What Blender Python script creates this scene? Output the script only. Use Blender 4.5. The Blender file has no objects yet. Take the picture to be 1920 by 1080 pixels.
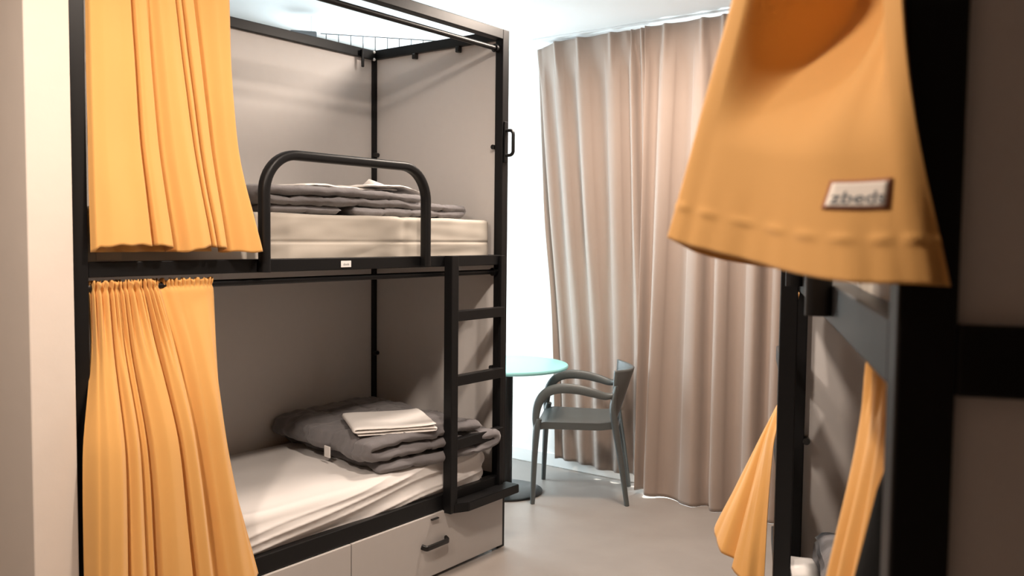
import bpy, bmesh, math, random
from mathutils import Vector, Matrix, noise
C = bpy.context.scene.collection
R = math.radians
random.seed(7)

# ------------------------------------------------------------------ materials
def mat(name, col, rough=.5, metal=0., noise_scale=0, noise_amt=0., bump=0., bump_scale=200., sheen=0., spec=.5, coat=0., stretch=None):
    m = bpy.data.materials.new(name); m.use_nodes = True
    nt = m.node_tree; b = nt.nodes['Principled BSDF']
    b.inputs['Base Color'].default_value = (*col, 1); b.inputs['Roughness'].default_value = rough
    b.inputs['Metallic'].default_value = metal; b.inputs['Specular IOR Level'].default_value = spec
    b.inputs['Coat Weight'].default_value = coat
    if sheen: b.inputs['Sheen Weight'].default_value = sheen
    tc = nt.nodes.new('ShaderNodeTexCoord'); src = tc.outputs['Object']
    if stretch:
        mp = nt.nodes.new('ShaderNodeMapping'); mp.inputs['Scale'].default_value = stretch
        nt.links.new(src, mp.inputs['Vector']); src = mp.outputs['Vector']
    if noise_amt:
        n = nt.nodes.new('ShaderNodeTexNoise'); n.inputs['Scale'].default_value = noise_scale; n.inputs['Detail'].default_value = 6
        r = nt.nodes.new('ShaderNodeMapRange'); r.inputs[3].default_value = 1 - noise_amt; r.inputs[4].default_value = 1 + noise_amt
        mx = nt.nodes.new('ShaderNodeVectorMath'); mx.operation = 'SCALE'; mx.inputs[0].default_value = col
        nt.links.new(src, n.inputs['Vector']); nt.links.new(n.outputs['Fac'], r.inputs[0])
        nt.links.new(r.outputs[0], mx.inputs['Scale']); nt.links.new(mx.outputs[0], b.inputs['Base Color'])
    if bump:
        n2 = nt.nodes.new('ShaderNodeTexNoise'); n2.inputs['Scale'].default_value = bump_scale; n2.inputs['Detail'].default_value = 3
        bp = nt.nodes.new('ShaderNodeBump'); bp.inputs['Strength'].default_value = bump; bp.inputs['Distance'].default_value = .002
        nt.links.new(src, n2.inputs['Vector']); nt.links.new(n2.outputs['Fac'], bp.inputs['Height'])
        nt.links.new(bp.outputs['Normal'], b.inputs['Normal'])
    return m
M = {}
M['wall'] = mat('wall_paint', (.82, .80, .78), .7, noise_scale=3, noise_amt=.02, bump=.15, bump_scale=60)
M['pier'] = mat('pier_paint', (.70, .62, .55), .6, noise_scale=9, noise_amt=.03, bump=.35, bump_scale=25)
M['ceiling'] = mat('ceiling_paint', (.86, .86, .86), .8, noise_scale=3, noise_amt=.01)
M['base'] = mat('baseboard_paint', (.85, .84, .82), .4, noise_scale=3, noise_amt=.01)
M['floor'] = mat('vinyl_floor', (.27, .238, .215), .38, noise_scale=5, noise_amt=.14, bump=.08, bump_scale=90)
M['metal'] = mat('black_powder_coat', (.0055, .0055, .006), .42, noise_scale=40, noise_amt=.1, bump=.06, bump_scale=900, spec=.28)
M['black'] = mat('black_plastic', (.006, .006, .006), .3, noise_scale=40, noise_amt=.05)
M['panel'] = mat('grey_laminate', (.68, .65, .63), .55, noise_scale=25, noise_amt=.025, bump=.05, bump_scale=400)
M['drawer'] = mat('drawer_laminate', (.46, .43, .41), .5, noise_scale=25, noise_amt=.02)
M['yellow'] = mat('mustard_fabric', (.72, .385, .115), .75, noise_scale=6, noise_amt=.03, bump=.25, bump_scale=1500, sheen=.25, spec=.25)
M['taupe'] = mat('taupe_fabric', (.30, .23, .19), .7, noise_scale=6, noise_amt=.04, bump=.25, bump_scale=1200, sheen=.3, spec=.3)
M['sheet'] = mat('white_cotton', (.74, .71, .69), .85, noise_scale=8, noise_amt=.02, bump=.3, bump_scale=900, sheen=.1, spec=.2)
M['mattress'] = mat('beige_vinyl', (.46, .42, .365), .6, noise_scale=8, noise_amt=.03, bump=.1, bump_scale=300)
M['duvet'] = mat('grey_duvet', (.17, .16, .165), .85, noise_scale=14, noise_amt=.10, bump=.6, bump_scale=70, sheen=.3, spec=.2)
M['linen'] = mat('white_linen', (.83, .80, .77), .85, noise_scale=8, noise_amt=.02, bump=.4, bump_scale=300, spec=.2)
M['chair'] = mat('grey_resin', (.078, .083, .080), .42, noise_scale=20, noise_amt=.05, bump=.05, bump_scale=500)
M['turq'] = mat('turquoise_laminate', (.28, .60, .59), .35, noise_scale=30, noise_amt=.02)
M['white'] = mat('white_plastic', (.8, .8, .8), .4, noise_scale=10, noise_amt=.02)
M['tag'] = mat('cream_label', (.85, .78, .70), .7, noise_scale=60, noise_amt=.03)
M['tagedge'] = mat('rust_label_border', (.33, .13, .07), .8, noise_scale=60, noise_amt=.05)
M['ink'] = mat('grey_ink', (.12, .14, .16), .8, noise_scale=60, noise_amt=.05)
M['paper'] = mat('paper_sticker', (.55, .48, .40), .8, noise_scale=50, noise_amt=.06)
M['wire'] = mat('zinc_wire', (.09, .09, .095), .45, metal=.3, noise_scale=50, noise_amt=.05)
M['boxgrey'] = mat('grey_box', (.22, .24, .26), .5, noise_scale=30, noise_amt=.05)
M['bag'] = mat('black_cloth', (.005, .005, .005), .95, spec=.08, noise_scale=20, noise_amt=.2, bump=.4, bump_scale=120)
M['frame'] = mat('window_frame', (.75, .75, .75), .4, noise_scale=10, noise_amt=.02)
def glass():
    m = bpy.data.materials.new('window_glass'); m.use_nodes = True; nt = m.node_tree
    nt.nodes.remove(nt.nodes['Principled BSDF'])
    t = nt.nodes.new('ShaderNodeBsdfTransparent'); g = nt.nodes.new('ShaderNodeBsdfGlossy'); x = nt.nodes.new('ShaderNodeMixShader')
    t.inputs[0].default_value = (.93, .96, .96, 1); g.inputs['Roughness'].default_value = .02
    x.inputs[0].default_value = .06
    nt.links.new(t.outputs[0], x.inputs[1]); nt.links.new(g.outputs[0], x.inputs[2])
    nt.links.new(x.outputs[0], nt.nodes['Material Output'].inputs['Surface'])
    return m
M['glass'] = glass()

# ------------------------------------------------------------------ object helpers
def obj(name, bm, m, parent=None, origin=(0, 0, 0), smooth=None, mods=()):
    if any(origin): bmesh.ops.translate(bm, vec=-Vector(origin), verts=bm.verts)
    bmesh.ops.recalc_face_normals(bm, faces=bm.faces)
    me = bpy.data.meshes.new(name); bm.to_mesh(me); bm.free()
    me.materials.append(M[m] if isinstance(m, str) else m)
    if smooth is not None:
        for p in me.polygons: p.use_smooth = True
        if smooth > 0:
            me.set_sharp_from_angle(angle=R(smooth))
    o = bpy.data.objects.new(name, me); C.objects.link(o)
    o.location = origin
    if parent: o.parent = parent
    return o
def tag(o, label=None, cat=None, group=None, kind=None):
    if label: o['label'] = label
    if cat: o['category'] = cat
    if group: o['group'] = group
    if kind: o['kind'] = kind
    return o
def empty(name, loc, rz=0):
    o = bpy.data.objects.new(name, None); C.objects.link(o)
    o.location = loc; o.rotation_euler = (0, 0, rz); o.empty_display_size = .1
    return o
def box(bm, a, b, bev=0., seg=2):
    a, b = [Vector([f(p, q) for p, q in zip(a, b)]) for f in (min, max)]
    r = bmesh.ops.create_cube(bm, size=1)
    vs = r['verts']; s = b - a; c = (a + b) / 2
    for v in vs: v.co = Vector((v.co[i] * s[i] + c[i] for i in range(3)))
    if bev:
        es = list({e for v in vs for e in v.link_edges})
        bmesh.ops.bevel(bm, geom=es, offset=min(bev, min(s) * .45), segments=seg, affect='EDGES', profile=.5)
    return bm
def bx(a, b, bev=0., seg=2): return box(bmesh.new(), a, b, bev, seg)
def circ(r, n=14, ry=None): return [(r * math.cos(2 * math.pi * i / n), (ry or r) * math.sin(2 * math.pi * i / n)) for i in range(n)]
def rrect(w, h, r, n=4):
    out = []
    for cx, cy, a0 in ((w/2-r, h/2-r, 0), (-w/2+r, h/2-r, 90), (-w/2+r, -h/2+r, 180), (w/2-r, -h/2+r, 270)):
        for k in range(n + 1):
            a = R(a0 + 90 * k / n); out.append((cx + r * math.cos(a), cy + r * math.sin(a)))
    return out
def sweep(bm, pts, prof, up=(0, 0, 1), scale=None, closed=False):
    """prof: list of 2D (side, up) points, or a function k -> list"""
    pts = [Vector(p) for p in pts]; n = len(pts); up = Vector(up); rings = []
    for i, p in enumerate(pts):
        if closed: t = pts[(i+1) % n] - pts[i-1]
        else: t = pts[min(i+1, n-1)] - pts[max(i-1, 0)]
        t.normalize(); s = t.cross(up)
        if s.length < 1e-4: s = t.cross(Vector((0.3, .9, .1)))
        s.normalize(); w = s.cross(t).normalized()
        k = scale[i] if scale else 1
        kx, ky = k if isinstance(k, tuple) else (k, k)
        rings.append([bm.verts.new(p + s * x * kx + w * y * ky) for x, y in prof])
    m = len(prof)
    for i in range(n if closed else n - 1):
        a, b = rings[i], rings[(i+1) % n]
        for j in range(m): bm.faces.new((a[j], a[(j+1) % m], b[(j+1) % m], b[j]))
    if not closed:
        bm.faces.new(rings[0][::-1]); bm.faces.new(rings[-1])
    return bm
def lathe(bm, prof, c=(0, 0, 0), n=48):
    rings = []
    for r, z in prof:
        rings.append([bm.verts.new((c[0] + r * math.cos(2*math.pi*i/n), c[1] + r * math.sin(2*math.pi*i/n), c[2] + z)) for i in range(n)])
    for a, b in zip(rings, rings[1:]):
        for j in range(n): bm.faces.new((a[j], a[(j+1) % n], b[(j+1) % n], b[j]))
    bm.faces.new(rings[0][::-1]); bm.faces.new(rings[-1]); return bm
def cr(pts, u):
    """Catmull-Rom through pts at u in 0..1"""
    n = len(pts) - 1; x = min(max(u, 0), 1) * n; i = min(int(x), n - 1); t = x - i
    P = [Vector(pts[min(max(k, 0), n)]) for k in (i-1, i, i+1, i+2)]
    return .5 * ((2*P[1]) + (P[2]-P[0])*t + (2*P[0]-5*P[1]+4*P[2]-P[3])*t*t + (3*P[1]-P[0]-3*P[2]+P[3])*t**3)
def smooth(a, b, x):
    t = min(max((x - a) / (b - a), 0), 1); return t * t * (3 - 2 * t)
def prof1(pts, u):
    """smooth 1D interpolation through (u, value) points"""
    if u <= pts[0][0]: return pts[0][1]
    for (a, x), (b, y) in zip(pts, pts[1:]):
        if u <= b:
            return x + (y - x) * smooth(a, b, u)
    return pts[-1][1]
def arc2(pts, r, n=8):
    """polyline with rounded corners, r per inner corner"""
    pts = [Vector(p) for p in pts]; out = [pts[0]]
    for i in range(1, len(pts) - 1):
        a = (pts[i-1] - pts[i]).normalized(); b = (pts[i+1] - pts[i]).normalized()
        ang = a.angle(b); rr = r[i-1] if isinstance(r, (list, tuple)) else r
        d = rr / math.tan(ang / 2); c = pts[i] + (a + b).normalized() * rr / math.sin(ang / 2)
        p0, p1 = pts[i] + a * d - c, pts[i] + b * d - c
        for k in range(n + 1):
            t = k / n; q = p0.lerp(p1, t)
            w = p0.angle(p1); q = (math.sin((1-t)*w) * p0 + math.sin(t*w) * p1) / math.sin(w)
            out.append(c + q)
    out.append(pts[-1]); return out
def text_mesh(s, size, bold=0.0):
    cu = bpy.data.curves.new('lettering', 'FONT'); cu.body = s; cu.size = size; cu.resolution_u = 3
    cu.align_x = 'CENTER'; cu.align_y = 'CENTER'; cu.offset = bold
    o = bpy.data.objects.new('tmp_lettering', cu); C.objects.link(o)
    dg = bpy.context.evaluated_depsgraph_get(); me = bpy.data.meshes.new_from_object(o.evaluated_get(dg))
    bpy.data.objects.remove(o); bpy.data.curves.remove(cu)
    bm = bmesh.new(); bm.from_mesh(me); bpy.data.meshes.remove(me); return bm

# ------------------------------------------------------------------ draped cloth
class Cloth:
    """rows: list of (v, control points); folds: (u, outward offset) points scaled by amp(v)"""
    def __init__(s, rows, folds, amp, outward, extra=None, seed=0, wob=.004, dz=None):
        s.rows, s.folds, s.amp, s.out, s.extra, s.seed, s.wob, s.dz = rows, folds, amp, Vector(outward), extra, seed, wob, dz
    def base(s, u, v):
        r = s.rows; n = len(r)
        v = min(max(v, r[0][0]), r[-1][0])
        for i in range(n - 1):
            if v <= r[i+1][0] or i == n - 2: break
        a, b = r[i][0], r[i+1][0]; h = b - a; t = (v - a) / h
        P = cr(r[i][1], u); Q = cr(r[i+1][1], u); d = (Q - P) / h
        m0 = m1 = d
        if i > 0: m0 = (Q - cr(r[i-1][1], u)) / (b - r[i-1][0])
        if i < n - 2: m1 = (cr(r[i+2][1], u) - P) / (r[i+2][0] - a)
        t2, t3 = t * t, t * t * t
        return P * (2*t3 - 3*t2 + 1) + m0 * (h * (t3 - 2*t2 + t)) + Q * (3*t2 - 2*t3) + m1 * (h * (t3 - t2))
    def S(s, u, v, off=0.):
        p = s.base(u, v); t = s.base(min(u + .01, 1), v) - s.base(max(u - .01, 0), v)
        t.z = 0; n = Vector((t.y, -t.x, 0)).normalized()
        if n.dot(s.out) < 0 and abs(n.dot(s.out)) > .02: n = -n
        if s.out.length < .01: n = Vector((t.y, -t.x, 0)).normalized()
        d = prof1(s.folds, u) * s.amp(v) if s.folds else 0
        if s.extra: d += s.extra(u, v)
        d += s.wob * noise.noise(Vector((u * 9, v * 4, s.seed)))
        if s.dz: p = p + Vector((0, 0, s.dz(u, v)))
        return p + n * (d + off)
    def N(s, u, v):
        e = .004
        a = s.S(min(u+e, 1), v) - s.S(max(u-e, 0), v); b = s.S(u, min(v+e, 1)) - s.S(u, max(v-e, 0))
        n = a.cross(b).normalized(); return n
    def mesh(s, nu, nv, name, m, origin, thick=.0022, layers=()):
        bm = bmesh.new()
        for c in (s, *layers):
            g = []
            for j in range(nv + 1):
                v = j / nv; g.append([bm.verts.new(c.S(i / nu, v)) for i in range(nu + 1)])
            for j in range(nv):
                for i in range(nu): bm.faces.new((g[j][i], g[j][i+1], g[j+1][i+1], g[j+1][i]))
        o = obj(name, bm, m, origin=origin, smooth=0)
        md = o.modifiers.new('thickness', 'SOLIDIFY'); md.thickness = thick; md.offset = 0
        return o
def patch(cl, u0, u1, v0, v1, off, name, m, parent, skew=0., n=10):
    bm = bmesh.new(); g = []
    for j in range(n + 1):
        v = v0 + (v1 - v0) * j / n; row = []
        for i in range(n + 1):
            t = i / n; u = u0 + (u1 - u0) * t + skew * (j / n - .5)
            # rounded corners
            row.append(bm.verts.new(cl.S(u, v) + cl.N(u, v) * off))
        g.append(row)
    for j in range(n):
        for i in range(n): bm.faces.new((g[j][i], g[j][i+1], g[j+1][i+1], g[j+1][i]))
    o = obj(name, bm, m, smooth=0)
    o.parent = parent; o.matrix_parent_inverse = Matrix.Translation(parent.location).inverted()
    md = o.modifiers.new('thickness', 'SOLIDIFY'); md.thickness = .0012; md.offset = 0
    return o
def patch_text(cl, s, uc, vc, du, dv, off, parent, skew=0., flip=False, bold=.01):
    """lettering laid on the cloth: text box of width 1 mapped to du, height 1 to dv"""
    bm = text_mesh(s, 1.0, bold)
    xs = [v.co.x for v in bm.verts]; ys = [v.co.y for v in bm.verts]
    x0, x1, y0, y1 = min(xs), max(xs), min(ys), max(ys)
    for v in bm.verts:
        a = (v.co.x - x0) / (x1 - x0) - .5; b = (v.co.y - y0) / (y1 - y0) - .5
        u = uc + du * a + skew * (-b); w = vc - dv * b
        v.co = cl.S(u, w) + cl.N(u, w) * off
    o = obj('lettering', bm, 'ink'); o.parent = parent
    o.matrix_parent_inverse = Matrix.Translation(parent.parent.location).inverted() if parent.parent else Matrix()
    return o

# ------------------------------------------------------------------ camera
cam_loc = Vector((2.4826, -1.2465, 1.4615)); yaw, pit, rol = R(36.8863), R(3.3389), R(-.5979)
fw = Vector((-math.sin(yaw)*math.cos(pit), math.cos(yaw)*math.cos(pit), -math.sin(pit)))
r0 = Vector((math.cos(yaw), math.sin(yaw), 0)); d0 = fw.cross(r0)
rt = math.cos(rol)*r0 + math.sin(rol)*d0; dn = -math.sin(rol)*r0 + math.cos(rol)*d0
cd = bpy.data.cameras.new('camera'); cam = bpy.data.objects.new('camera', cd); C.objects.link(cam)
cd.sensor_width = 36; cd.lens = 1656.64 / 1920 * 36; cd.clip_start = .02
mw = Matrix((rt, -dn, -fw)).transposed().to_4x4(); mw.translation = cam_loc; cam.matrix_world = mw
cd.dof.use_dof = True; cd.dof.focus_distance = 4.0; cd.dof.aperture_fstop = 5.0
bpy.context.scene.camera = cam

# ------------------------------------------------------------------ the room
CEIL, WY, WX = 2.66, 3.375, -1.75
st = lambda name, bm, m: tag(obj(name, bm, m), kind='structure')
st('floor', bx((-2.2, -3.6, -.1), (5, 3.6, 0)), 'floor')
st('ceiling', bx((-2.2, -3.6, CEIL), (5, 3.6, CEIL + .1)), 'ceiling')
def wall_with_hole(axis, pos, thick, lo, hi, h0, h1, z0, z1):
    bm = bmesh.new()
    def b(a0, a1, c0, c1):
        if axis == 'y': box(bm, (a0, pos, c0), (a1, pos + thick, c1))
        else: box(bm, (pos - thick, a0, c0), (pos, a1, c1))
    b(lo, h0, 0, CEIL); b(h1, hi, 0, CEIL); b(h0, h1, 0, z0); b(h0, h1, z1, CEIL); return bm
W1 = (-.30, 1.10, .085, 2.35); W2 = (2.12, 3.22, .12, 2.50)
st('wall_window', wall_with_hole('y', WY, .2, WX - .2, 2.2, W1[0], W1[1], W1[2], W1[3]), 'wall')
st('wall_left', wall_with_hole('x', WX, .2, -3.6, WY, W2[0], W2[1], W2[2], W2[3]), 'wall')
M['bounce_cut_brown'] = mat('bounce_cut_brown', (.10, .065, .045), .5, noise_scale=6, noise_amt=.2, stretch=(1, 1, .1))  # unseen back wall, made dark to cut bounce onto the right bunk
st('wall_back', bx((WX - .2, -2.3, 0), (5, -2.1, CEIL)), 'bounce_cut_brown')
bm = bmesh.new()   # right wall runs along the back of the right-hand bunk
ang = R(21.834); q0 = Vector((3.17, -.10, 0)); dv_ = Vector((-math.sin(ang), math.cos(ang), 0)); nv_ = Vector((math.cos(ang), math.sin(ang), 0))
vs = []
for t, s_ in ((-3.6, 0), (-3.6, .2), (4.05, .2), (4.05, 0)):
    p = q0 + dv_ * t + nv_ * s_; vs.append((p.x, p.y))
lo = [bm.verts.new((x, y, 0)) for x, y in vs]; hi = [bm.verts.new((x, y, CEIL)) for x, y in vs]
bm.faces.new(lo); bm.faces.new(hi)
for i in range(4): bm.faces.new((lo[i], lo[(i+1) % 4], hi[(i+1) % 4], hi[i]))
M['bounce_cut_taupe'] = mat('bounce_cut_taupe', (.16, .12, .095), .7, noise_scale=3, noise_amt=.03)  # invented dark tone for an unseen wall, keeps bounce off the near end panel
st('wall_right', bm, 'bounce_cut_taupe')
st('wall_partition', bx((WX, -.135, 0), (.030, -.012, CEIL), .004), 'pier')
st('baseboard_window', bx((WX, WY - .014, 0), (1.72, WY, .085), .004), 'base')
st('baseboard_left', bx((WX, .0, 0), (WX + .014, WY - .014, .085), .004), 'base')
def window(name, axis, pos, h0, h1, z0, z1, mull):
    bm = bmesh.new(); t = .05; g = bmesh.new()
    def b(q, a0, a1, c0, c1, d=.06, off=.0):
        if axis == 'y': box(q, (a0, pos + .09 + off, c0), (a1, pos + .09 + d + off, c1), .004 if q is bm else 0)
        else: box(q, (pos - .09 - d - off, a0, c0), (pos - .09 - off, a1, c1), .004 if q is bm else 0)
    b(bm, h0, h1, z0, z0 + t); b(bm, h0, h1, z1 - t, z1); b(bm, h0, h0 + t, z0, z1); b(bm, h1 - t, h1, z0, z1)
    for m_ in mull: b(bm, m_ - t/2, m_ + t/2, z0, z1)
    f = st(name, bm, 'frame')
    b(g, h0 + t, h1 - t, z0 + t, z1 - t, .006, .025)
    obj('pane', g, 'glass', f)
window('window_1', 'y', WY, *W1, [.4]); window('window_2', 'x', WX, *W2, [])

# ------------------------------------------------------------------ bunk bed
L, W, H, ZR, ZL = 2.0223, .8763, 2.40, 1.376, .347
def build_bunk(loc, rz, sx, p, zr, label, full):
    root = tag(empty('bunk_bed', loc, rz), label, 'bunk bed', None)
    X = lambda x: x * sx
    B = lambda name, a, b, m='metal', bev=.003, par=root: obj(name, bx((X(a[0]), a[1], a[2]), (X(b[0]), b[1], b[2]), bev), m, par)
    for x in (-p, -W):
        for y in (0, L - p): B('post', (x, y, 0), (x + p, y + p, H))
    hr = p if full else .062
    for z in (H - p, zr - hr, ZL - .064):
        h = .064 if z < 1 else (hr if z < 2 else p)
        for x in (-p, -W): B('side_rail', (x, p, z), (x + p, L - p, z + h))
        for y in (0, L - p): B('end_rail', (-W + p, y, z), (-p, y + p, z + h))
    t = .016
    for z0, z1 in ((ZL, zr - p), (zr, H - p)):
        B('back_panel', (-W + .010, p, z0), (-W + .010 + t, L - p, z1), 'panel', 0)
        for y in (.012, L - p + .022): B('end_panel', (-W + p, y, z0), (-p, y + t, z1), 'panel', 0)
    for z in (zr - .028, ZL - .03): B('slat_board', (-W + p, p + .002, z - .012), (-p - .001, L - p - .002, z), 'black', 0)
    for z in (2.316, 1.298 if full else 1.336):
        bm = bmesh.new(); sweep(bm, [(X(-.034), p, z), (X(-.034), L - p, z)], circ(.0115))
        rod = obj('curtain_rod', bm, 'metal', root, smooth=40)
        for y in (p, L - p - .022):
            bm = bmesh.new(); sweep(bm, [(X(-.034), y, z), (X(-.034), y + .022, z)], circ(.019))
            obj('rod_socket', bm, 'black', rod, smooth=40)
    # ladder on the far end
    B('ladder_rail', (.0005, 1.58, .268), (.045, 1.625, zr + .001))
    B('ladder_rail', (.0005, 1.955, .268), (.018, 1.985, zr - .002))
    for z in (1.118, .838, .563): B('rung', (.004, 1.625, z - .022), (.041, 1.955, z + .022))
    bm = bmesh.new()
    ps = [(.001, 1.60), (.045, 1.60), (.078, 1.665), (.078, 2.03), (.001, 2.03)]
    lo = [bm.verts.new((X(x), y, .268)) for x, y in ps]; hi = [bm.verts.new((X(x), y, .308)) for x, y in ps]
    bm.faces.new(lo); bm.faces.new(hi)
    for i in range(5): bm.faces.new((lo[i], lo[(i+1) % 5], hi[(i+1) % 5], hi[i]))
    bmesh.ops.bevel(bm, geom=list(bm.edges), offset=.003, segments=2, affect='EDGES')
    obj('ladder_step', bm, 'metal', root)
    # guard rail
    path = arc2([(X(.019), .640, zr - p + .001), (X(.019), .640, 1.735), (X(.019), 1.443, 1.735), (X(.019), 1.443, zr - p + .006)], [.135, .135], 12)
    bm = bmesh.new(); sweep(bm, path, rrect(.034, .040, .012), up=(1, 0, 0))
    obj('guard_rail', bm, 'metal', root, smooth=35)
    # drawers under the lower bunk
    for y0, y1 in ((.05, 1.043), (1.048, 1.996)):
        d = B('drawer', (-.012, y0, .014), (.008, y1, .279), 'drawer', .0025)
        box_bm = bx((X(-.6), y0 + .02, .03), (X(-.012), y1 - .02, .22)); obj('drawer_box', box_bm, 'drawer', d)
        yc = y0 + .395 if y0 < 1 else 1.515
        bm = bmesh.new()
        pth = arc2([(X(.008), yc - .075, .158), (X(.030), yc - .068, .152), (X(.030), yc + .068, .152), (X(.008), yc + .075, .158)], .010, 5)
        sweep(bm, pth, rrect(.014, .022, .005), up=(0, 0, 1)); obj('handle', bm, 'black', d, smooth=40)
        bm = bmesh.new(); sweep(bm, [(X(.008), yc, .263), (X(.013), yc, .263)], circ(.012), up=(0, 0, 1))
        bm2 = bx((X(.008), yc - .022, .258), (X(.020), yc + .022, .264), .002)
        obj('lock_flap', bm2, 'black', d); bm.free()
    # D handle on the far front post
    bm = bmesh.new()
    sweep(bm, arc2([(X(.004), 1.998, 1.945), (X(.046), 1.998, 1.945), (X(.046), 1.998, 1.832), (X(.004), 1.998, 1.832)], .02, 6), circ(.0075, 12, .009), up=(0, 1, 0))
    g = obj('grab_handle', bm, 'metal', root, smooth=40)
    obj('mounting_plate', bx((X(.0005), 1.985, 1.80), (X(.008), 2.011, 1.985), .002), 'metal', g)
    # panel clips and screws
    def knob(a, b, r):
        bm = bmesh.new(); sweep(bm, [a, b], circ(r), up=(1, 0, .2)); obj('panel_clip', bm, 'black', root, smooth=40)
    for x in (-.553, -.273): 
        B('panel_clip', (x - .011, L - p - .006, H - p - .028), (x + .011, L - p + .02, H - p), 'black', .004)
    for z in (1.872, .849):
        for x in (-.822, -.055): knob((X(x), L - p - .004, z), (X(x), L - p + .021, z), .011)
    # bracket and white caps at the back top corner
    B('corner_bracket', (-W + p, 1.885, H - .052), (-W + p + .014, L - p - .004, H - .008), 'metal')
    B('hook', (-W + p + .014, 1.872, 2.30), (-W + p + .024, 1.888, H - .012), 'metal', .004)
    for z in (2.352, 2.388):
        bm = bmesh.new(); bmesh.ops.create_uvsphere(bm, u_segments=12, v_segments=8, radius=.008, matrix=Matrix.Translation((X(-W + p + .012), L - p - .012, z)))
        obj('screw_cap', bm, 'white', root, smooth=0)
    if full:
        bd = B('badge', (.0002, .999, 1.340), (.0022, 1.049, 1.364), 'white', .0008)
        bm = text_mesh('zbeds', .0125)
        for v in bm.verts: v.co = Vector((.0027, 1.024 + v.co.x * 1.05, 1.351 + v.co.y))
        obj('lettering', bm, 'ink', bd)
    return root
bunkA = build_bunk((0, 0, 0), 0, 1, .0452, 1.3758, 'black metal bunk bed on the left with grey panels, guard rail and ladder', True)
RB = Vector((2.2917, -.4353, 0)); RA = R(21.834)
bunkB = build_bunk(RB, RA, -1, .0487, 1.390, 'black metal bunk bed at right, its near post dark and blurred', False)
def rb(x, y, z):   # right bunk frame: x into the bed, y along it
    c, s = math.cos(RA), math.sin(RA); return Vector((RB.x + x*c - y*s, RB.y + x*s + y*c, z))

# ------------------------------------------------------------------ mattresses
def mattress(x0, x1, y0, y1, z0, z1, m, rad, seed, name, xf, label, crease=0., fold=0., side=1, seam=False, nx=40, ny=110, nz=14):
    """rounded slab whose visible side (x1) carries pulled-cloth folds"""
    bm = bmesh.new(); bmesh.ops.create_grid(bm, x_segments=1, y_segments=1, size=1); bm.clear()
    cx, cy, cz = (x0+x1)/2, (y0+y1)/2, (z0+z1)/2; hx, hy, hz = (x1-x0)/2, (y1-y0)/2, (z1-z0)/2
    key = {}
    def V(i, j, k):
        if (i, j, k) not in key:
            # uneven spacing: denser near the edges
            f = lambda t: t
            p = Vector(((i/nx*2-1)*hx, (j/ny*2-1)*hy, (k/nz*2-1)*hz))
            r = min(rad, hz*.98); q = Vector([max(-h + r, min(h - r, c)) for c, h in zip(p, (hx, hy, hz))])
            d = p - q
            if d.length > 1e-9:
                # push onto a rounded surface
                p = q + d.normalized() * min(r, max(abs(c) for c in d))
            key[(i, j, k)] = bm.verts.new(p + Vector((cx, cy, cz)))
        return key[(i, j, k)]
    for i in range(nx):
        for j in range(ny):
            for k in (0, nz): bm.faces.new((V(i,j,k), V(i+1,j,k), V(i+1,j+1,k), V(i,j+1,k)))
    for j in range(ny):
        for k in range(nz):
            for i in (0, nx): bm.faces.new((V(i,j,k), V(i,j+1,k), V(i,j+1,k+1), V(i,j,k+1)))
    for i in range(nx):
        for k in range(nz):
            for j in (0, ny): bm.faces.new((V(i,j,k), V(i+1,j,k), V(i+1,j,k+1), V(i,j,k+1)))
    bm.normal_update()
    for v in bm.verts:
        p = v.co; n = v.normal; d = 0
        d += .004 * noise.noise(Vector((p.x*4, p.y*4, p.z*4 + seed)))
        if fold:
            w = smooth(x1 - .17, x1 - .02, p.x) * smooth(z0, z0 + .03, p.z)
            s = (p.z - z0) * 30 - (p.y - y0) * 3.1 + (p.x - x1) * 9 + 1.3 * noise.noise(Vector((p.y*1.4, p.z*3, seed)))
            rg = lambda q: 1 - 2 * abs(math.sin(q)) ** .6
            d += fold * w * (rg(s) + .5 * rg(1.9*s + 1.7 + noise.noise(Vector((p.y*2, 3, seed)))))
            d += .006 * w * noise.noise(Vector((p.x*10, p.y*2.0, p.z*24 + seed)))
        if crease:
            w = smooth(x1 - .06, x1, p.x)
            s = (p.z - z0) * 30 - (p.y - 1.0) * 7
            d += crease * w * max(0, math.sin(s + noise.noise(Vector((p.y*3, 0, seed))))) * smooth(.6, 1.0, p.y) * (1 - smooth(1.3, 1.6, p.y)) * smooth(z0 + .1, z0 + .03, p.z)
            d += crease * .8 * w * noise.noise(Vector((p.y*7, p.z*22, seed)))
            d -= .006 * smooth(x1 - .06, x1 - .01, p.x) * math.exp(-((p.y - 1.40) / .02) ** 2)
            if seam: d -= .0045 * math.exp(-((p.z - (z0 + .085)) / .0045) ** 2) * w
        p += n * d
    if xf: 
        for v in bm.verts: v.co = xf(v.co)
        o = obj(name, bm, m, origin=xf(Vector((cx, cy, z0))), smooth=0)
    else: o = obj(name, bm, m, origin=(cx, cy, z0), smooth=0)
    tag(o, label, 'mattress'); return o
mu = mattress(-.80, -.058, .06, 1.962, 1.349, 1.537, 'mattress', .018, 1, 'mattress', None, 'beige vinyl mattress with a side seam, on the upper left bunk', crease=.007, seam=True, nz=40, ny=200)
mattress(-.826, -.018, .06, 1.900, .318, .492, 'sheet', .05, 2, 'mattress', None, 'mattress in a creased white fitted sheet on the lower left bunk', fold=.0085, nz=40, ny=260, nx=90)
rbx = lambda p: rb(-p.x, p.y, p.z)
mattress(-.80, -.035, .06, 1.962, 1.363, 1.537, 'mattress', .03, 3, 'mattress', rbx, 'pale mattress on the upper right bunk, mostly hidden by the mustard curtain', crease=.004, ny=60)
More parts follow.
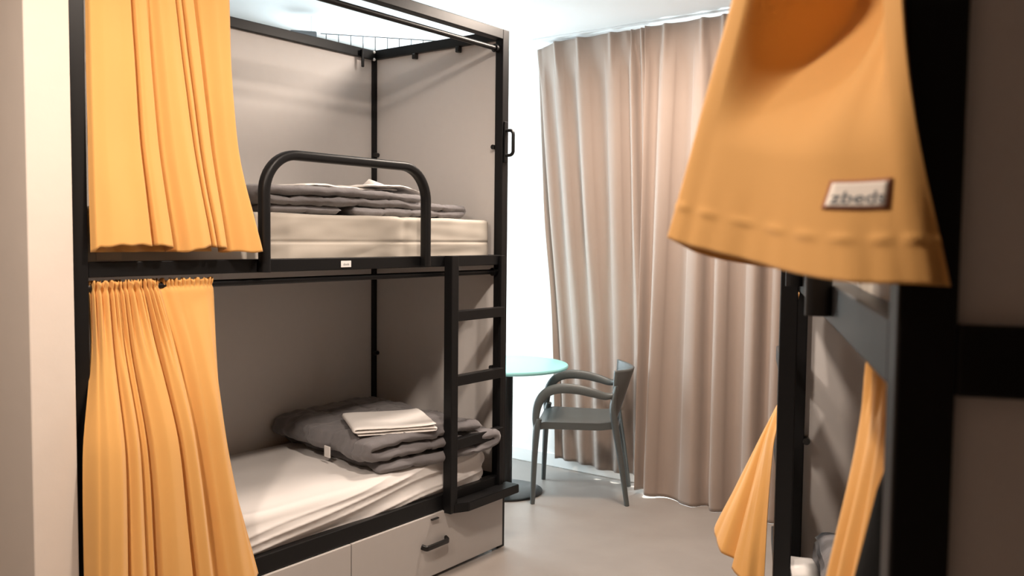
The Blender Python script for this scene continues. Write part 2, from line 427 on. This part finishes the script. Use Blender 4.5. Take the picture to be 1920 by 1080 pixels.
mattress(-.80, -.02, .06, 1.90, .318, .49, 'sheet', .05, 4, 'mattress', rbx, 'white mattress on the lower right bunk under the grey duvet', fold=.006, ny=60)
# paper sticker on the upper left mattress
sk = obj('paper_sticker', bx((-.0572, .098, 1.378), (-.0556, .176, 1.418), .0005), 'paper')
sk.parent = mu; sk.matrix_parent_inverse = Matrix.Translation(mu.location).inverted()
bm = text_mesh('SAAPU', .018, .0003)
for v in bm.verts: v.co = Vector((-.0552, .137 + v.co.x, 1.392 + v.co.y))
o = obj('lettering', bm, 'ink'); o.parent = sk; o.matrix_parent_inverse = sk.matrix_parent_inverse.copy()

# ------------------------------------------------------------------ folded cloth stacks
def ribbon(bm, path, t, x0, x1, nx, amp, seed, ns=90, quilt=0., endround=.03, freq=6., xw=None):
    """thick ribbon following path (y,z), extruded along x"""
    P = [Vector((0, a, b)) for a, b in path]; 
    # resample by length
    dense = [cr(P, i / 600) for i in range(601)]; acc = [0]
    for a, b in zip(dense, dense[1:]): acc.append(acc[-1] + (b - a).length)
    pts = []; k = 0
    for i in range(ns + 1):
        s = acc[-1] * i / ns
        while k < 599 and acc[k+1] < s: k += 1
        f = (s - acc[k]) / max(acc[k+1] - acc[k], 1e-9); pts.append(dense[k].lerp(dense[k+1], f))
    tot = acc[-1]; rows = []
    for ix in range(nx + 1):
        fx = ix / nx; x = x0 + (x1 - x0) * fx
        ex = min(fx, 1 - fx) * abs(x1 - x0); kx = math.sqrt(max(0.02, 1 - max(0, 1 - ex / endround) ** 2))
        ring = []
        up, lo = [], []
        for i, p in enumerate(pts):
            tg = (pts[min(i+1, ns)] - pts[max(i-1, 0)]).normalized(); n = Vector((0, -tg.z, tg.y))
            s = tot * i / ns; es = min(s, tot - s); ks = math.sqrt(max(.02, 1 - max(0, 1 - es / (t*.6)) ** 2))
            th = t / 2 * kx * ks
            if quilt: th *= 1 - quilt * (math.exp(-((math.sin(math.pi * s / .17)) / .10) ** 2) + math.exp(-((math.sin(math.pi * (x - x0) / .17)) / .10) ** 2) * .7)
            q = Vector((x, p.y, p.z))
            w = Vector((noise.noise(Vector((x*freq, s*freq, seed + 3.1))), noise.noise(Vector((x*freq, s*freq, seed + 7.7))), .6*noise.noise(Vector((x*freq, s*freq*.8, seed))))) * amp
            if xw: w.x += xw(fx, i / ns)
            w1 = amp * .38 * noise.noise(Vector((x*22, s*22, seed + 1)));  w2 = amp * .38 * noise.noise(Vector((x*22, s*22, seed + 11)))
            up.append(q + w + n * (th + w1 * ks)); lo.append(q + w - n * (th + w2 * ks))
        rows.append([bm.verts.new(c) for c in up + lo[::-1]])
    m = len(rows[0])
    for a, b in zip(rows, rows[1:]):
        for j in range(m): bm.faces.new((a[j], a[(j+1) % m], b[(j+1) % m], b[j]))
    for r_ in (rows[0], rows[-1]):
        h = m // 2
        for j in range(h - 1): bm.faces.new((r_[j], r_[j+1], r_[m-2-j], r_[m-1-j]))
    return bm
# duvet on the lower left bunk (local frame: y away from the near fold, x across)
def place(o, loc, rz): o.location = loc; o.rotation_euler = (0, 0, rz); return o
bm = bmesh.new()
ribbon(bm, [(.06,.020),(.35,.022),(.60,.024),(.675,.032),(.69,.055),(.66,.076),(.50,.078),(.25,.074),(.07,.066),(.02,.074),(.01,.098),(.05,.118),(.25,.132),(.45,.138),(.60,.122)], .044, -.40, .40, 80, .022, 2.0, ns=190, quilt=.45, freq=7.)
dv = tag(obj('duvet', bm, 'duvet', smooth=0), 'folded dark grey duvet on the white lower left mattress', 'duvet', 'folded grey duvets')
place(dv, (-.455, 1.275, .490), R(-10))
bm = bx((.085, -.018, .030), (.128, -.012, .078), .002); obj('care_tag', bm, 'linen', dv)
bm = bmesh.new()
ribbon(bm, [(-.16,.008),(.0,.009),(.15,.010),(.172,.016),(.15,.022),(.0,.021),(-.15,.020),(-.172,.027),(-.15,.034),(.0,.032),(.12,.034),(.17,.040)], .0105, -.175, .175, 24, .004, 5.0, ns=110, endround=.006)
li = tag(obj('folded_sheet', bm, 'linen', smooth=0), 'folded white bed linen on the grey duvet of the lower left bunk', 'bed linen', 'folded white linen')
place(li, (-.215, 1.465, .632), R(-34))
# duvet on the upper left bunk
bm = bmesh.new()
ribbon(bm, [(1.20,.021),(1.55,.020),(1.84,.021),(1.885,.034),(1.85,.050),(1.55,.052),(1.25,.054),(1.0,.052),(.80,.050),(.755,.066),(.79,.084),(1.0,.088),(1.25,.090),(1.50,.086),(1.60,.082)], .038, -.68, -.14, 60, .014, 9.0, ns=190, quilt=.45, freq=7.)
ribbon(bm, [(.80,.019),(.95,.020),(1.14,.019)], .034, -.66, -.15, 30, .008, 12.0, ns=40, quilt=.3)
du = tag(obj('duvet', bm, 'duvet', smooth=0), 'folded grey duvet behind the guard rail on the upper left bunk', 'duvet', 'folded grey duvets')
du.location = (0, 0, 1.537)
bm = bmesh.new()
ribbon(bm, [(1.00,.008),(1.10,.013),(1.18,.010),(1.30,.008),(1.42,.012),(1.5,.011)], .010, -.52, -.20, 24, .009, 21., ns=60, endround=.008, freq=9)
ribbon(bm, [(1.30,.020),(1.42,.024),(1.52,.025),(1.60,.012),(1.64,.002)], .010, -.50, -.17, 24, .008, 25., ns=50, endround=.008, freq=9)
v3 = [bm.verts.new(c) for c in ((-.36, 1.44, .028), (-.30, 1.60, .022), (-.34, 1.47, .062), (-.38, 1.60, .03))]
for f in ((0, 1, 2), (1, 3, 2), (3, 0, 2), (0, 3, 1)): bm.faces.new([v3[i] for i in f])
lu = tag(obj('folded_sheet', bm, 'linen', smooth=0), 'crumpled white bed linen on the duvet of the upper left bunk', 'bed linen', 'folded white linen')
lu.location = (0, 0, 1.643)
# duvet and linen on the lower right bunk
bm = bmesh.new()
ribbon(bm, [(.05,.02),(.3,.022),(.5,.024),(.55,.045),(.5,.066),(.25,.066),(.04,.066),(.0,.09),(.05,.11),(.3,.115),(.48,.10)], .04, -.30, .30, 40, .014, 31., ns=110, quilt=.3)
dr = tag(obj('duvet', bm, 'duvet', smooth=0), 'grey duvet on the lower right bunk, glimpsed between its post and curtain', 'duvet', 'folded grey duvets')
place(dr, rb(.375, 1.32, .515), RA)
bm = bmesh.new()
ribbon(bm, [(.0,.012),(.10,.03),(.2,.036),(.3,.03),(.36,.012)], .02, -.06, .06, 16, .006, 41., ns=50, endround=.02)
lr = tag(obj('folded_sheet', bm, 'linen', smooth=0), 'white rolled linen beside the grey duvet on the lower right bunk', 'bed linen', 'folded white linen')
place(lr, rb(.022, 1.50, .505), RA)

# ------------------------------------------------------------------ mustard bunk curtains
def label_on(cl, cur, u0, u1, v0, v1, skew, name='brand_label', txt='zbeds', flip=1):
    bdr = patch(cl, u0, u1, v0, v1, flip * .0022, 'label_border', 'tagedge', cur, skew)
    du, dv = (u1 - u0) * .06, (v1 - v0) * .10
    fc = patch(cl, u0 + du, u1 - du, v0 + dv, v1 - dv, flip * .0032, 'label_face', 'tag', bdr, skew * .82)
    fc.matrix_parent_inverse = Matrix()
    lt = patch_text(cl, txt, (u0 + u1) / 2, v0 + (v1 - v0) * .60, (u1 - u0) * .80, (v1 - v0) * .42, flip * .0042, bdr, skew * .4)
    lt.matrix_parent_inverse = Matrix()
    return bdr
# upper left
fo = [(0,.0),(.03,.022),(.10,.034),(.20,.030),(.285,.034),(.305,-.022),(.325,.030),(.35,.034),(.405,.030),(.428,-.034),(.47,-.004),(.53,.024),(.60,.034),(.655,.030),(.668,-.016),(.682,.030),(.700,.026),(.712,-.016),(.726,.030),(.775,.026),(.800,-.040),(.84,-.006),(.90,.022),(.955,.030),(.975,.012),(1,-.008)]
gath = lambda k, a: (lambda u, v: a * (1 - smooth(0, .13, v)) * math.sin(u * k + 2.5 * math.sin(u * 17)))
hz = [(0,-.002),(.05,.012),(.40,.012),(.43,-.006),(.50,-.002),(.655,.012),(.70,.012),(.775,.006),(.80,-.004),(.93,-.002),(1,0)]
top = [(-.012, y, 2.335) for y in (.055, .125, .19, .25, .31, .41, .53)]
mid = [(.006, y, 1.75) for y in (.045, .125, .21, .29, .37, .46, .545)]
hem = [(.022, .040, 1.405), (.026, .135, 1.412), (.026, .235, 1.410), (.028, .33, 1.406), (.028, .415, 1.408), (.030, .50, 1.405), (.036, .622, 1.402)]
cu1 = Cloth([(0, top), (.62, mid), (1, hem)], fo, lambda v: .5 + .5 * v, (1, 0, 0), gath(190, .008), 1, dz=lambda u, v: prof1(hz, u) * smooth(.8, 1, v) + .002 * math.sin(u * 60) * smooth(.9, 1, v))
fb = [(0,0),(.1,.010),(.2,-.008),(.3,.012),(.42,-.01),(.55,.010),(.7,-.010),(.85,.008),(1,0)]
back = Cloth([(0, [(-.022, y, 2.32) for y in (.06, .16, .26, .36)]), (1, [(-.018, y, 1.403) for y in (.06, .20, .33, .46)])], fb, lambda v: 1, (1, 0, 0), None, 31)
c1 = cu1.mesh(300, 110, 'bunk_curtain', 'yellow', (0, .3, 1.405), layers=(back,))
tag(c1, 'mustard curtain drawn to the left side of the upper left bunk', 'curtain', 'mustard bunk curtains')
label_on(cu1, c1, .915, .950, .915, .950, .0)
# lower left
fo = [(0,-.03),(.05,.004),(.085,.020),(.13,.028),(.165,.022),(.185,-.026),(.205,.012),(.235,.026),(.265,.020),(.285,-.030),(.305,.006),(.325,.012),(.345,-.022),(.375,.014),(.45,.028),(.52,.026),(.545,-.010),(.562,-.012),(.58,.020),(.63,.030),(.675,.018),(.70,-.030),(.73,-.010),(.79,.014),(.86,.030),(.92,.024),(.97,.008),(1,-.004)]
top = [(-.020, y, 1.318) for y in (.055, .105, .150, .200, .255, .350, .466)]
m1 = [(.004, .052, 1.12), (.012, .100, 1.12), (.014, .155, 1.12), (.014, .220, 1.12), (.014, .290, 1.12), (.012, .375, 1.12), (.006, .458, 1.12)]
m2 = [(.085, .000, .82), (.075, .085, .82), (.068, .170, .82), (.062, .25, .82), (.056, .325, .82), (.048, .40, .82), (.030, .458, .82)]
hem = [(.11, -.02, .300), (.11, .07, .300), (.10, .175, .300), (.10, .275, .300), (.09, .37, .302), (.085, .46, .310), (.075, .565, .335)]
def ruffle(u, v):
    k = 1 - smooth(.60, .85, u)
    a = .011 * (1 - smooth(.0, .32, v)) * math.sin(u * 135 + 2.2 * math.sin(u * 21)) * k
    return a + .006 * (1 - smooth(.012, .03, v)) * math.sin(u * 300) - .006 * math.exp(-((v - .022) / .01) ** 2)
cu2 = Cloth([(0, top), (.2, m1), (.5, m2), (1, hem)], fo, lambda v: .35 + 1.0 * smooth(0, .5, v), (1, 0, 0), ruffle, 2, dz=lambda u, v: .004 * math.sin(u * 190) * (1 - smooth(0, .03, v)))
c2 = cu2.mesh(340, 130, 'bunk_curtain', 'yellow', (.06, .25, .30))
tag(c2, 'mustard curtain gathered at the left side of the lower left bunk', 'curtain', 'mustard bunk curtains')
label_on(cu2, c2, .925, .965, .925, .958, .0)
# upper right, closest to the viewer
def rbl(l): return [tuple(rb(*p)) for p in l]
top = rbl([(.032, y, 2.335) for y in (.075, .10, .125, .15, .18, .21, .24, .28, .32, .36, .40)])
m0 = rbl([(-.009, .046, 2.05), (-.012, .078, 2.05), (-.020, .10, 2.05), (-.035, .13, 2.05), (-.052, .165, 2.05), (-.070, .20, 2.05), (-.082, .235, 2.05), (-.06, .29, 2.05), (-.03, .33, 2.05), (.0, .36, 2.05), (.02, .40, 2.05)])
m1 = rbl([(-.008, -.004, 1.70), (-.022, .028, 1.70), (-.042, .062, 1.70), (-.070, .10, 1.71), (-.100, .142, 1.72), (-.130, .185, 1.73), (-.150, .225, 1.735), (-.115, .29, 1.72), (-.07, .33, 1.71), (-.02, .37, 1.70), (.015, .40, 1.70)])
m15 = rbl([(.006, -.022, 1.56), (-.014, -.010, 1.56), (-.041, .032, 1.56), (-.077, .080, 1.565), (-.118, .130, 1.575), (-.161, .18, 1.59), (-.185, .218, 1.596), (-.146, .288, 1.58), (-.093, .328, 1.57), (-.035, .37, 1.56), (.007, .405, 1.56)])
hem = rbl([(.036, -.026, 1.424), (.006, -.028, 1.425), (-.036, .004, 1.424), (-.082, .062, 1.429), (-.134, .118, 1.440), (-.190, .174, 1.453), (-.217, .212, 1.461), (-.175, .285, 1.440), (-.115, .325, 1.428), (-.05, .37, 1.42), (.0, .41, 1.42)])
def hemx(u, v):   # stitched hem with small puckers
    d = -.0016 * math.exp(-((v - .958) / .0035) ** 2) * (1 + .9 * math.sin(u * 95))
    d += .0025 * smooth(.90, 1, v) * noise.noise(Vector((u * 26, 1, 4)))
    return d
cu3 = Cloth([(0, top), (.31, m0), (.70, m1), (.85, m15), (1, hem)], [(0, 0), (.12, .004), (.25, -.003), (.4, .006), (.6, 0), (1, 0)], lambda v: 1, (0, 0, 0), lambda u, v: hemx(u, v) + prof1([(.08, 0), (.20, .055), (.34, .125), (.44, .115), (.52, 0)], u) * (1 - smooth(.70, .88, v)) * smooth(0, .2, v) + .006 * (1 - smooth(0, .12, v)) * math.sin(u * 120), 3, .003)
c3 = cu3.mesh(220, 240, 'bunk_curtain', 'yellow', tuple(rb(-.05, .15, 1.42)))
tag(c3, 'large blurred mustard curtain nearest the viewer on the upper right bunk, with cream label', 'curtain', 'mustard bunk curtains')
label_on(cu3, c3, .240, .117, .900, .929, .018, flip=1)
# lower right, near end
top = rbl([(.034, y, 1.316) for y in (.07, .13, .19, .25, .31, .36, .405)])
m1 = rbl([(.034, .20, 1.16), (.030, .235, 1.16), (.026, .27, 1.16), (.022, .30, 1.16), (.018, .33, 1.16), (.014, .36, 1.16), (.012, .388, 1.16)])
hem = rbl([(-.030, .19, .60), (-.040, .225, .60), (-.050, .26, .60), (-.060, .29, .60), (-.070, .32, .60), (-.080, .35, .60), (-.09, .38, .60)])
fo = [(0, 0), (.12, .010), (.22, -.008), (.36, .012), (.48, -.008), (.62, .012), (.76, -.006), (.9, .008), (1, 0)]
out = tuple(rb(-1, 0, 0) - rb(0, 0, 0))
cu4 = Cloth([(0, top), (.22, m1), (1, hem)], fo, lambda v: .6 + .4 * v, out, gath(120, .005), 4)
c4 = cu4.mesh(160, 80, 'bunk_curtain', 'yellow', tuple(rb(0, .28, .60)))
tag(c4, 'mustard curtain of the lower right bunk just left of the near black post', 'curtain', 'mustard bunk curtains')
# lower right, far end, pulled out between the ladder rungs
top = rbl([(.006, y, 1.318) for y in (1.87, 1.84, 1.81, 1.78, 1.745, 1.71, 1.675)])
m1 = rbl([(.002, 1.85, 1.07), (.0, 1.83, 1.07), (-.004, 1.80, 1.07), (-.008, 1.775, 1.07), (-.012, 1.75, 1.07), (-.012, 1.72, 1.07), (-.01, 1.69, 1.07)])
m2 = rbl([(-.072, 1.86, .89), (-.070, 1.83, .89), (-.066, 1.80, .89), (-.062, 1.77, .89), (-.058, 1.745, .89), (-.054, 1.715, .89), (-.050, 1.69, .89)])
hem = rbl([(-.205, 1.88, .595), (-.190, 1.84, .57), (-.170, 1.79, .545), (-.145, 1.75, .52), (-.118, 1.72, .505), (-.09, 1.70, .495), (-.065, 1.68, .49)])
fo = [(0, 0), (.15, .012), (.32, .014), (.42, -.014), (.52, .012), (.75, .016), (.9, .002), (1, .0)]
m05 = rbl([(.004, 1.87, 1.265), (.003, 1.84, 1.265), (.002, 1.81, 1.265), (.001, 1.78, 1.265), (.0, 1.745, 1.265), (-.002, 1.71, 1.265), (-.002, 1.675, 1.265)])
cu5 = Cloth([(0, top), (.06, m05), (.29, m1), (.50, m2), (1, hem)], fo, lambda v: .25 + .9 * v, out, None, 5)
c5 = cu5.mesh(160, 90, 'bunk_curtain', 'yellow', tuple(rb(-.08, 1.75, .47)))
tag(c5, 'mustard curtain flaring out beyond the far post of the right bunk, before the taupe drape', 'curtain', 'mustard bunk curtains')

# black bag hanging by the near post of the right bunk
bm = bmesh.new(); pts = [(.036, .14, 1.262), (.030, .138, 1.20), (.018, .135, 1.10), (.012, .133, .98), (.010, .132, .85), (.010, .13, .72), (.010, .13, .66)]
sweep(bm, [(a, b, c) for a, b, c in pts], circ(1, 20), up=(0, 1, 0), scale=[(.010, .010), (.022, .040), (.028, .066), (.030, .070), (.032, .072), (.032, .070), (.026, .06)])
for v in bm.verts:
    v.co += Vector((1, 1, 0)) * .006 * noise.noise(v.co * 14); v.co = rb(*v.co)
bg = tag(obj('bag', bm, 'bag', origin=tuple(rb(.05, .14, .66)), smooth=0), 'black cloth bag hanging in the dark beside the near post of the right bunk', 'bag')
bm = bmesh.new(); sweep(bm, [tuple(rb(*p)) for p in ((.036, .14, 1.255), (.075, .12, 1.28), (.085, .10, 1.32), (.075, .09, 1.345))], circ(.005, 8))
o = obj('strap', bm, 'bag', smooth=0); o.parent = bg; o.matrix_parent_inverse = Matrix.Translation(bg.location).inverted()

# ------------------------------------------------------------------ window drapes
def drape(name, top_pts, bot_pts, npl, seed, label, z_hem, amp=.042, mids=None, low=1.):
    rnd = random.Random(seed)
    ph = [0]
    for i in range(npl): ph.append(ph[-1] + rnd.uniform(.6, 1.4))
    ph = [x / ph[-1] for x in ph]
    def body(u):
        for i in range(npl):
            if u <= ph[i+1]:
                t = (u - ph[i]) / (ph[i+1] - ph[i]); c = math.cos(2 * math.pi * t)
                return (abs(c) ** .75) * (1 if c > 0 else -1), (i, t)
        return 1, (npl, 0)
    hs = [rnd.uniform(.6, 1.15) for _ in range(npl + 2)]
    def ex(u, v):
        b, (i, t) = body(u); a = hs[i] + (hs[i+1] - hs[i]) * t
        d = min(abs(u - x) for x in ph) * 1.0
        dist = d * (len(ph)) 
        pinch = .026 * math.exp(-(dist / .13) ** 2) + .005 * math.cos(u * npl * 2 * math.pi)
        k = smooth(.012, .11, v)
        o = pinch * (1 - k) + b * a * amp * k * (.62 + .38 * smooth(.1, .9, v))
        o += .010 * k * noise.noise(Vector((u * 5, v * 1.6, seed)))
        o += .016 * smooth(.82, .98, v) * noise.noise(Vector((u * 11, v * 9, seed + 5)))
        return o * (1 - (1 - low) * smooth(.35, .66, v))
    lerp = lambda f, dy: [tuple(Vector(a).lerp(Vector(b), f) + Vector((0, dy, 0))) for a, b in zip(top_pts, bot_pts)]
    cl = Cloth([(0, top_pts), (.4, lerp(.4, mids[0] if mids else 0)), (.7, lerp(.7, mids[1] if mids else 0)), (1, bot_pts)], None, lambda v: 0, (0, -1, 0), ex, seed)
    o = cl.mesh(npl * 44, 130, name, 'taupe', tuple(bot_pts[len(bot_pts)//2]))
    tag(o, label, 'curtain', 'taupe window drapes'); return o
ZT = CEIL - .018
t = [(-.735, 3.345, ZT - .06), (-.66, 3.235, ZT - .03), (-.50, 3.205, ZT - .012), (-.30, 3.20, ZT - .012), (-.10, 3.20, ZT - .01), (.0, 3.20, ZT - .012), (.10, 3.20, ZT - .01)]
b = [(-.58, 3.315, .075), (-.48, 3.330, .065), (-.36, 3.330, .060), (-.22, 3.330, .050), (-.10, 3.330, .055), (.02, 3.330, .060), (.115, 3.330, .065)]
drape('window_drape', t, b, 7, 3, 'taupe drape behind the grey armchair, its hem clear of the floor', .06, mids=(.015, .028), low=.45)
t = [(.085, 3.175, ZT - .012), (.27, 3.175, ZT - .014), (.45, 3.175, ZT - .012), (.65, 3.175, ZT - .012), (.85, 3.175, ZT - .012), (1.05, 3.18, ZT - .012), (1.25, 3.18, ZT - .012)]
b = [(.075, 3.17, .030), (.20, 3.17, .006), (.45, 3.17, .001), (.65, 3.17, .001), (.85, 3.17, .001), (1.05, 3.17, .001), (1.25, 3.17, .001)]
drape('window_drape', t, b, 7, 8, 'taupe drape reaching the floor right of the armchair, behind the right bunk', .01, .045)
bm = bmesh.new(); box(bm, (-.70, 3.175, CEIL - .012), (1.30, 3.225, CEIL), .003)
st('trim_1', bm, 'white')

# ------------------------------------------------------------------ table
t_ = tag(empty('round_table', (-.54, 2.74, 0)), 'round turquoise table on a black pedestal behind the left bunk', 'table')
obj('tabletop', lathe(bmesh.new(), [(.0005, .716), (.335, .716), (.346, .719), (.350, .727), (.350, .732), (.347, .738), (.340, .740), (.0005, .740)], n=72), 'turq', t_, smooth=40)
obj('column', lathe(bmesh.new(), [(.036, .016), (.036, .700), (.11, .706), (.11, .716)], n=32), 'black', t_, smooth=40)
obj('base_plate', lathe(bmesh.new(), [(.20, 0), (.212, .004), (.212, .010), (.205, .014), (.06, .019), (.036, .022)], n=64), 'black', t_, smooth=40)

# ------------------------------------------------------------------ armchair
ch = tag(empty('armchair', (-.1615, 2.990, 0), math.atan2(-.469, -.883)), 'grey plastic armchair by the turquoise table, before the taupe drape', 'chair')
def limb(pts, sc, name, prof=None, up=(0, 1, 0), n=40):
    P = [cr(pts, i / n) for i in range(n + 1)]; S = [cr([(a, b, 0) for a, b in sc], i / n) for i in range(n + 1)]
    bm = bmesh.new(); sweep(bm, P, prof or circ(1, 16), up=up, scale=[(s.x, s.y) for s in S])
    return obj(name, bm, 'chair', ch, smooth=50)
for s in (1, -1):
    limb([(.268, s*.250, 0), (.264, s*.250, .15), (.258, s*.248, .30), (.250, s*.243, .42), (.240, s*.240, .47)], [(.013, .018), (.015, .021), (.017, .025), (.020, .030), (.018, .026)], 'leg')
    limb([(.250, s*.243, .41), (.256, s*.246, .48), (.240, s*.250, .56), (.195, s*.253, .618), (.125, s*.254, .642), (.03, s*.254, .640), (-.06, s*.250, .622), (-.125, s*.238, .606), (-.172, s*.216, .620), (-.180, s*.210, .66)],
         [(.018, .026), (.020, .017), (.024, .014), (.026, .012), (.027, .011), (.026, .011), (.024, .012), (.020, .016), (.012, .026), (.006, .02)], 'armrest', n=60)
    limb([(-.244, s*.192, 0), (-.222, s*.198, .15), (-.198, s*.208, .30), (-.172, s*.220, .45), (-.160, s*.222, .55), (-.176, s*.214, .66)], [(.014, .017), (.015, .021), (.017, .026), (.019, .034), (.018, .040), (.010, .036)], 'leg')
bm = bmesh.new(); g = []
n1, n2 = 28, 28
for j in range(n2 + 1):
    y = -1 + 2 * j / n2; row = []
    for i in range(n1 + 1):
        x = i / n1
        X_ = .262 - .452 * x; hw = .232 - .028 * x
        z = .440 + .010 * y * y + .012 * smooth(.75, 1, x) - .012 * math.sin(math.pi * min(x * 1.2, 1)) * (1 - y * y) - .012 * smooth(.12, 0, x)
        row.append((X_, y * hw, z))
    g.append(row)
tv = [[bm.verts.new(p) for p in r_] for r_ in g]
bv = [[bm.verts.new((p[0], p[1] * .97, p[2] - .010 - .030 * max(smooth(.80, 1, abs(-1 + 2*j/n2)), smooth(.12, 0, i/n1), smooth(.88, 1, i/n1)))) for i, p in enumerate(r_)] for j, r_ in enumerate(g)]
for q in (tv, bv):
    for j in range(n2):
        for i in range(n1): bm.faces.new((q[j][i], q[j][i+1], q[j+1][i+1], q[j+1][i]))
for j in range(n2):
    for i in (0, n1): bm.faces.new((tv[j][i], tv[j+1][i], bv[j+1][i], bv[j][i]))
for i in range(n1):
    for j in (0, n2): bm.faces.new((tv[j][i], tv[j][i+1], bv[j][i+1], bv[j][i]))
obj('seat', bm, 'chair', ch, smooth=50)
bm = bmesh.new(); g = []
for j in range(29):
    a = -1 + 2 * j / 28; row = []
    for i in range(25):
        w = i / 24; z = .462 + (.735 + .010 * a * a - .462) * w
        hw = .190 + .036 * smooth(0, .8, w)
        row.append((-.178 - .085 * w + (.020 + .075 * w) * a * a, a * hw, z))
    g.append([bm.verts.new(p) for p in row])
for j in range(28):
    for i in range(24): bm.faces.new((g[j][i], g[j][i+1], g[j+1][i+1], g[j+1][i]))
bk = obj('backrest', bm, 'chair', ch, smooth=0)
md = bk.modifiers.new('thickness', 'SOLIDIFY'); md.thickness = .013; md.offset = 0

# ------------------------------------------------------------------ cable tray near the ceiling
a0, a1 = Vector((-1.30, 2.03, 2.555)), Vector((-.80, 2.64, 2.555)); ax = (a1 - a0).normalized(); sd = Vector((-ax.y, ax.x, 0))
ct = tag(empty('cable_tray', tuple(a0)), 'thin wire cable tray under the ceiling behind the left bunk', 'cable tray')
def w2(bm, p, q, r=.0026): sweep(bm, [Vector(p) - a0, Vector(q) - a0], circ(r, 6), up=(.1, .2, 1) if abs((Vector(q)-Vector(p)).z) < .01 else (1, 0, 0))
bm = bmesh.new(); Lt = (a1 - a0).length
for s, z in ((0, 0), (0, -.075), (.06, -.075), (.12, -.075)): w2(bm, a0 + sd * s + Vector((0, 0, z)), a1 + sd * s + Vector((0, 0, z)), .0026)
k = 0
while k * .0665 < Lt:
    p = a0 + ax * (k * .0665 + .03)
    w2(bm, p + Vector((0, 0, .002)), p - Vector((0, 0, .077)), .0024)
    w2(bm, p - Vector((0, 0, .075)), p + sd * .12 - Vector((0, 0, .075))); k += 1
obj('wire_mesh', bm, 'wire', ct)
for f in (-.06, 1.0):
    p = a0 + (a1 - a0) * f; bm = bmesh.new()
    w2(bm, p + sd * .06 + Vector((0, 0, -.075 if f > 0 else .01)), p + sd * .06 + Vector((0, 0, CEIL - 2.555)), .0016); obj('hanger', bm, 'white', ct)
bm = bmesh.new(); bm2 = bx((-.16, .0, -.045), (-.02, .1, .012), .006); rot = Matrix.Rotation(math.atan2(ax.y, ax.x), 3, 'Z')
bmesh.ops.rotate(bm2, matrix=rot, verts=bm2.verts); obj('junction_box', bm2, 'boxgrey', ct); bm.free()

# ------------------------------------------------------------------ light
def area(name, loc, rot, size, power, col, shape='DISK', sy=None, spread=None):
    l = bpy.data.lights.new(name, 'AREA'); l.shape = shape; l.size = size; l.energy = power; l.color = col
    if sy: l.size_y = sy
    if spread: l.spread = spread
    o = bpy.data.objects.new(name, l); C.objects.link(o); o.location = loc; o.rotation_euler = rot; return o
warm = (1, .84, .71)
area('warm_light', (.85, -.10, CEIL - .01), (0, 0, 0), .16, 5, warm)
area('warm_light', (1.0, -.96, CEIL - .01), (0, 0, 0), .16, 33, warm)  # added fill without a known source, brightens near curtain and partition face
area('warm_light', (1.15, .60, CEIL - .01), (0, 0, 0), .16, 25, warm)
area('warm_light', (.40, 2.30, CEIL - .01), (0, 0, 0), .36, 38, warm)
def portal(loc, rot, sx_, sy_):
    o = area('window_portal', loc, rot, sx_, 1, (1, 1, 1), 'RECTANGLE', sy_); o.data.cycles.is_portal = True
portal(((W1[0]+W1[1])/2, WY + .19, (W1[2]+W1[3])/2), (R(-90), 0, 0), W1[1]-W1[0], W1[3]-W1[2])
portal((WX - .19, (W2[0]+W2[1])/2, (W2[2]+W2[3])/2), (0, R(-90), 0), W2[3]-W2[2], W2[1]-W2[0])
sl = bpy.data.lights.new('sun', 'SUN'); sl.energy = 9; sl.angle = R(.6); sl.color = (1, .96, .9)
so = bpy.data.objects.new('sun', sl); C.objects.link(so)
so.rotation_euler = Vector((-.12, -1, -1.25)).to_track_quat('-Z', 'Y').to_euler()
wd = bpy.data.worlds.new('sky'); bpy.context.scene.world = wd; wd.use_nodes = True
bgn = wd.node_tree.nodes['Background']; bgn.inputs[0].default_value = (.80, .92, 1.0, 1); bgn.inputs[1].default_value = 9.0

sc = bpy.context.scene
sc.view_settings.view_transform = 'Standard'; sc.view_settings.look = 'None'; sc.view_settings.gamma = 1
sc.view_settings.use_curve_mapping = False; sc.view_settings.exposure = 0.55
